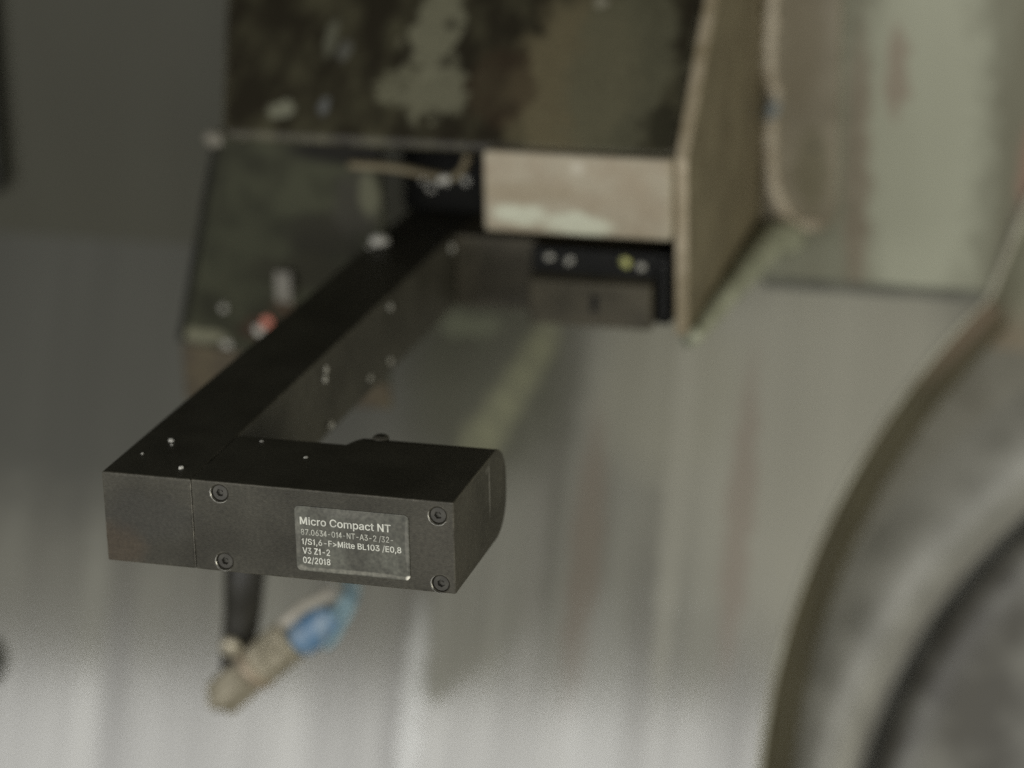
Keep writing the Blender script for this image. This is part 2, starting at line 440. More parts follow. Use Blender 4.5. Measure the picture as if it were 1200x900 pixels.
# bright raw edge of that plate and its lower weld to the wall
bm = bmesh.new()
prism(bm, [(8.80, -.035), (8.76, 2.36), (13.1, 6.56), (13.2, 6.5), (8.81, 2.33), (8.85, -.035)], 'x', 4.147, 4.325)
edge_m = mat('worn_beige_edge', srgb(168, 156, 132), rough=.5, col2=srgb(140, 128, 102), nscale=2.5, fine=.08)
link('plate_edge', bm, edge_m, bk, bb, bevel=.02)
bm = bmesh.new()
path = smooth_path([(4.33, 8.95, -.12), (4.42, 10.4, -.08), (4.50, 12, -.05), (4.58, 13.3, -.03), (4.75, 14.0, -.10)], 10)
tube(bm, path, [.13 + .16 * i / len(path) for i in range(len(path))], 10, wob=.25)
pale_m = mat('pale_green_filler', srgb(176, 178, 156), rough=.5, col2=srgb(152, 154, 132), nscale=2, fine=.05)
link('weld_bead', bm, pale_m, bk, bb, smooth=True)
# hanging plate to the left of the fork
hang_m = mat('grey_green_plate_paint', srgb(66, 67, 51), rough=.6, spec=.15, col2=srgb(44, 44, 32), nscale=1.6, fine=.16, detail=8, worn=(.04, srgb(110, 108, 90), .3),
             blobs=[(loc(-.9, 9.3, .9), (.62, 1, .36), srgb(46, 44, 34), .9, .9),
                    (loc(-.45, 9.3, 1.35), (.4, 1, .5), srgb(58, 56, 48), .85, .7),
                    (loc(-1.2, 9.3, .35), (.8, 1, .3), srgb(50, 48, 36), .85, .8),
                    (loc(-.22, 9.3, 1.5), (.16, 1, .35), srgb(104, 104, 84), .7, .15),
                    (loc(-.5, 9.3, 2.1), (1.0, 1, .24), srgb(24, 22, 17), .97, .3),  # dark band paints the shade under the housing
                    (loc(-2.8, 9.3, -.72), (.5, 1, .1), srgb(136, 134, 112), .7, .3),
                    (loc(-1.9, 9.3, -.55), (.3, 1, .2), srgb(66, 48, 36), .8, .3),
                    (loc(-1.55, 9.3, -.2), (.22, 1, .16), srgb(72, 58, 44), .8, .3)])
bm = bmesh.new()
prism(bm, [(-2.36, 2.262), (-.03, 2.262), (-.03, -1.2), (-2.4, -.86), (-3.13, -.80)], 'y', 9.30, 9.45)
link('hanging_plate', bm, hang_m, bk, bb, bevel=.03)
bm = bmesh.new()
prism(bm, [(-2.42, 2.25), (-2.31, 2.25), (-3.05, -.80), (-3.16, -.80)], 'y', 9.275, 9.46)  # dark strip stands in for the shadow gap along the plate
edge_shade_m = mat('painted_shadow_edge', srgb(34, 34, 27), rough=.7, spec=.2, col2=srgb(24, 24, 18), nscale=3, fine=.1)
link('shadow_edge', bm, edge_shade_m, bk, bb, bevel=.02)
rust_m = mat('rusty_brown_steel', srgb(84, 74, 50), rough=.6, col2=srgb(66, 56, 38), nscale=2.5, fine=.1)
bm = bmesh.new()
prism(bm, [(-3.13, -.86), (-2.4, -.92), (-.03, -1.26), (-.03, -1.6), (-3.12, -1.72)], 'y', 9.36, 9.44)
link('lower_lip', bm, rust_m, bk, bb, bevel=.02)
bm = bmesh.new()
box(bm, -1.60, -1.34, 9.16, 9.298, -.10, .36)
tab_m = mat('bare_metal_tab', srgb(128, 124, 112), rough=.45, col2=srgb(110, 106, 94), nscale=4, fine=.1)
link('tab', bm, tab_m, bk, bb, bevel=.03)
bm = bmesh.new()
path = smooth_path([(-.42, 9.22, 1.93), (.2, 9.18, 1.93), (.8, 9.12, 1.87), (1.08, 9.05, 1.88), (1.25, 8.95, 2.02), (1.35, 8.9, 2.24)], 6)
tube(bm, path, .06, 8, flat=2.0)
link('bent_strip', bm, side_m, bk, bb, smooth=True)
# near-black block stands in for the shade in the cavity behind the fork
blk_m = mat('black_cavity_shade', srgb(16, 16, 13), rough=.6, spec=.1, col2=srgb(11, 11, 9), nscale=3, fine=.1)
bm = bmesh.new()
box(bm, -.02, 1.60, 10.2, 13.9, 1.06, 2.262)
link('cavity_block', bm, blk_m, bk, bb, bevel=.02)

# ================================================================== THE FORK
fork = thing('laser_fork', 'black U-shaped laser measuring fork with a printed label on its front block', 'laser sensor')
fork_m = mat('black_anodised_metal', srgb(68, 66, 57), rough=.5, spec=.22, col2=srgb(54, 52, 44), nscale=1.6, lo=.35, hi=.65, fine=.2, bump=.15, bscale=60, worn=(.022, srgb(120, 116, 104), .7),
             blobs=[((.15, 0, .2), (.35, 1, .3), srgb(74, 62, 48), .5, .3), ((.5, 0, .55), (.6, 1, .3), srgb(58, 57, 52), .5, .4),
                    ((3.7, 0, .55), (.35, 1, .7), srgb(78, 75, 66), .45, .4),
                    ((3.83, 1.26, .65), (.05, .02, .33), srgb(150, 148, 140), .55, .01),
                    ((3.83, 1.2, .9), (.05, .08, .04), srgb(110, 108, 100), .4, .1)])

def cutters(target, holes, depth):
    """Counterbores in the face y = 0."""
    cb = bmesh.new()
    for x, z, r in holes:
        lathe(cb, [(r + .012, -.03), (r + .012, 0.0), (r, .012), (r, depth)], (x, 0, z), (0, 1, 0), 40)
    bmesh.ops.recalc_face_normals(cb, faces=cb.faces)
    for v in cb.verts: v.co *= S
    me = bpy.data.meshes.new('cutter'); cb.to_mesh(me); cb.free()
    c = bpy.data.objects.new('cutter', me); COL.objects.link(c)
    md = target.modifiers.new('holes', 'BOOLEAN'); md.object = c; md.operation = 'DIFFERENCE'; md.solver = 'EXACT'
    bpy.context.view_layer.update()
    dg = bpy.context.evaluated_depsgraph_get()
    new = bpy.data.meshes.new_from_object(target.evaluated_get(dg))
    target.modifiers.clear()
    target.data = new
    bpy.data.objects.remove(c)

# arm
bm = bmesh.new()
box(bm, 0, .992, 0, 10.7, 0, 1)
link('arm', bm, fork_m, fork, bevel=.02)
bm = bmesh.new()
box(bm, .990, .998, -.001, .5, .01, .99)  # pale strip paints the light caught on the seam's bevel
sm_ = mat('lit_seam_edge', srgb(120, 116, 102), rough=.4, col2=srgb(58, 56, 48), nscale=9, lo=.35, hi=.6)
link('lit_seam_strip', bm, sm_, fork)
# front block: stepped plan, rounded back edges
def block(bm, plan, back_edge, r):
    v0, v1 = prism(bm, plan, 'z', 0, 1)
    i, j = back_edge
    es = [e for e in bm.edges if set(e.verts) in ({v0[i], v0[j]}, {v1[i], v1[j]})]
    bmesh.ops.bevel(bm, geom=es, offset=r, segments=7, profile=.5, affect='EDGES')
bm = bmesh.new()
block(bm, [(1.0, 0), (3.83, 0), (3.83, 1.90), (2.46, 1.90), (2.22, 1.34), (1.0, 1.34)], (2, 3), .42)
SCREWS = [(1.31, .875), (1.325, .115), (3.66, .845), (3.67, .10)]
fb = link('front_block', bm, fork_m, fork, bevel=.016)
cutters(fb, [(x, z, .092) for x, z in SCREWS], .08)
bm = bmesh.new()
lathe(bm, [(.09, 0), (.09, .03), (.06, .05), (.01, .05)], (2.52, 1.62, .975), (0, 0, 1), 16, cap=False)
link('nub', bm, fork_m, fork, smooth=False)
# screws
scr_m = mat('black_oxide_screw', srgb(74, 72, 64), rough=.4, metal=.1, col2=srgb(58, 56, 50), nscale=12, fine=.2)
bare_m = mat('bare_bright_metal', srgb(190, 188, 178), rough=.3, metal=.9, col2=srgb(150, 148, 138), nscale=20)
first = None
def hexr(a, r):
    k = pi / 3
    return r * cos(k / 2) / cos((a % k) - k / 2)
for n, (x, z) in enumerate(SCREWS):
    if first is None:
        bm = bmesh.new()
        N_ = 36
        rings = []
        for (rad, yy, hx) in [(.088, .08, 0), (.088, .028, 0), (.080, .018, 0), (.058, .018, 0), (.044, .018, 1), (.042, .062, 1), (.012, .062, 0), (.008, .050, 0)]:
            rings.append([bm.verts.new(((hexr(2 * pi * i / N_, rad) if hx else rad) * cos(2 * pi * i / N_), yy, (hexr(2 * pi * i / N_, rad) if hx else rad) * sin(2 * pi * i / N_))) for i in range(N_)])
        for a, b in zip(rings, rings[1:]):
            for i in range(N_):
                j = (i + 1) % N_
                bm.faces.new((a[i], a[j], b[j], b[i]))
        bm.faces.new(rings[-1])
        o = link('screw', bm, scr_m, fork)
        bm = bmesh.new()
        path = [(.103 * cos(a), .002, .103 * sin(a)) for a in [radians(150 + 170 * k / 24) for k in range(25)]]
        tube(bm, path, [.002 + .008 * sin(pi * k / 24) for k in range(25)], 6)
        rim = link('worn_rim', bm, bare_m, o)
        first = (o, rim)
    else:
        o = first[0].copy(); COL.objects.link(o); o.parent = fork
        rr = first[1].copy(); COL.objects.link(rr); rr.parent = o
    o.location = Vector((x, 0, z)) * S
    o.rotation_euler = (0, radians([0, 12, -8, 25][n]), 0)

# label and its print
lab_m = mat('dark_foil_label', srgb(90, 90, 80), rough=.4, spec=.5, col2=srgb(72, 71, 62), nscale=3, fine=.3,
            blobs=[((2.75, 0, .135), (.75, 1, .025), srgb(128, 126, 114), .6, .05), ((3.33, 0, .5), (.02, 1, .3), srgb(120, 118, 108), .5, .06),  # pale worn border; the bottom band also paints a glare
                   ((3.35, 0, .13), (.05, 1, .035), srgb(220, 216, 200), .9, .03), ((2.15, 0, .5), (.03, 1, .28), srgb(112, 110, 100), .45, .06),
                   ((2.75, 0, .78), (.4, 1, .05), srgb(98, 96, 88), .4, .1), ((2.18, 0, .14), (.06, 1, .04), srgb(130, 128, 116), .6, .05)])
bm = bmesh.new()
x0, x1, z0, z1, r = 2.125, 3.352, .105, .822, .055
pts = []
for cx_, cz_, st in ((x1 - r, z1 - r, 0), (x0 + r, z1 - r, 90), (x0 + r, z0 + r, 180), (x1 - r, z0 + r, 270)):
    for k in range(7):
        a = radians(st + 15 * k)
        pts.append((cx_ + r * cos(a), cz_ + r * sin(a)))
prism(bm, pts, 'y', -.012, .002)
lab = link('rating_label', bm, lab_m, fork, bevel=.004)
def ink(v, rough=.45):
    return mat('white_print', srgb(v, v, v - 14), rough=rough, col2=srgb(v - 50, v - 50, v - 60), nscale=9, lo=.45, hi=.75)
ink1, ink2, ink3 = ink(208), ink(186), ink(218)
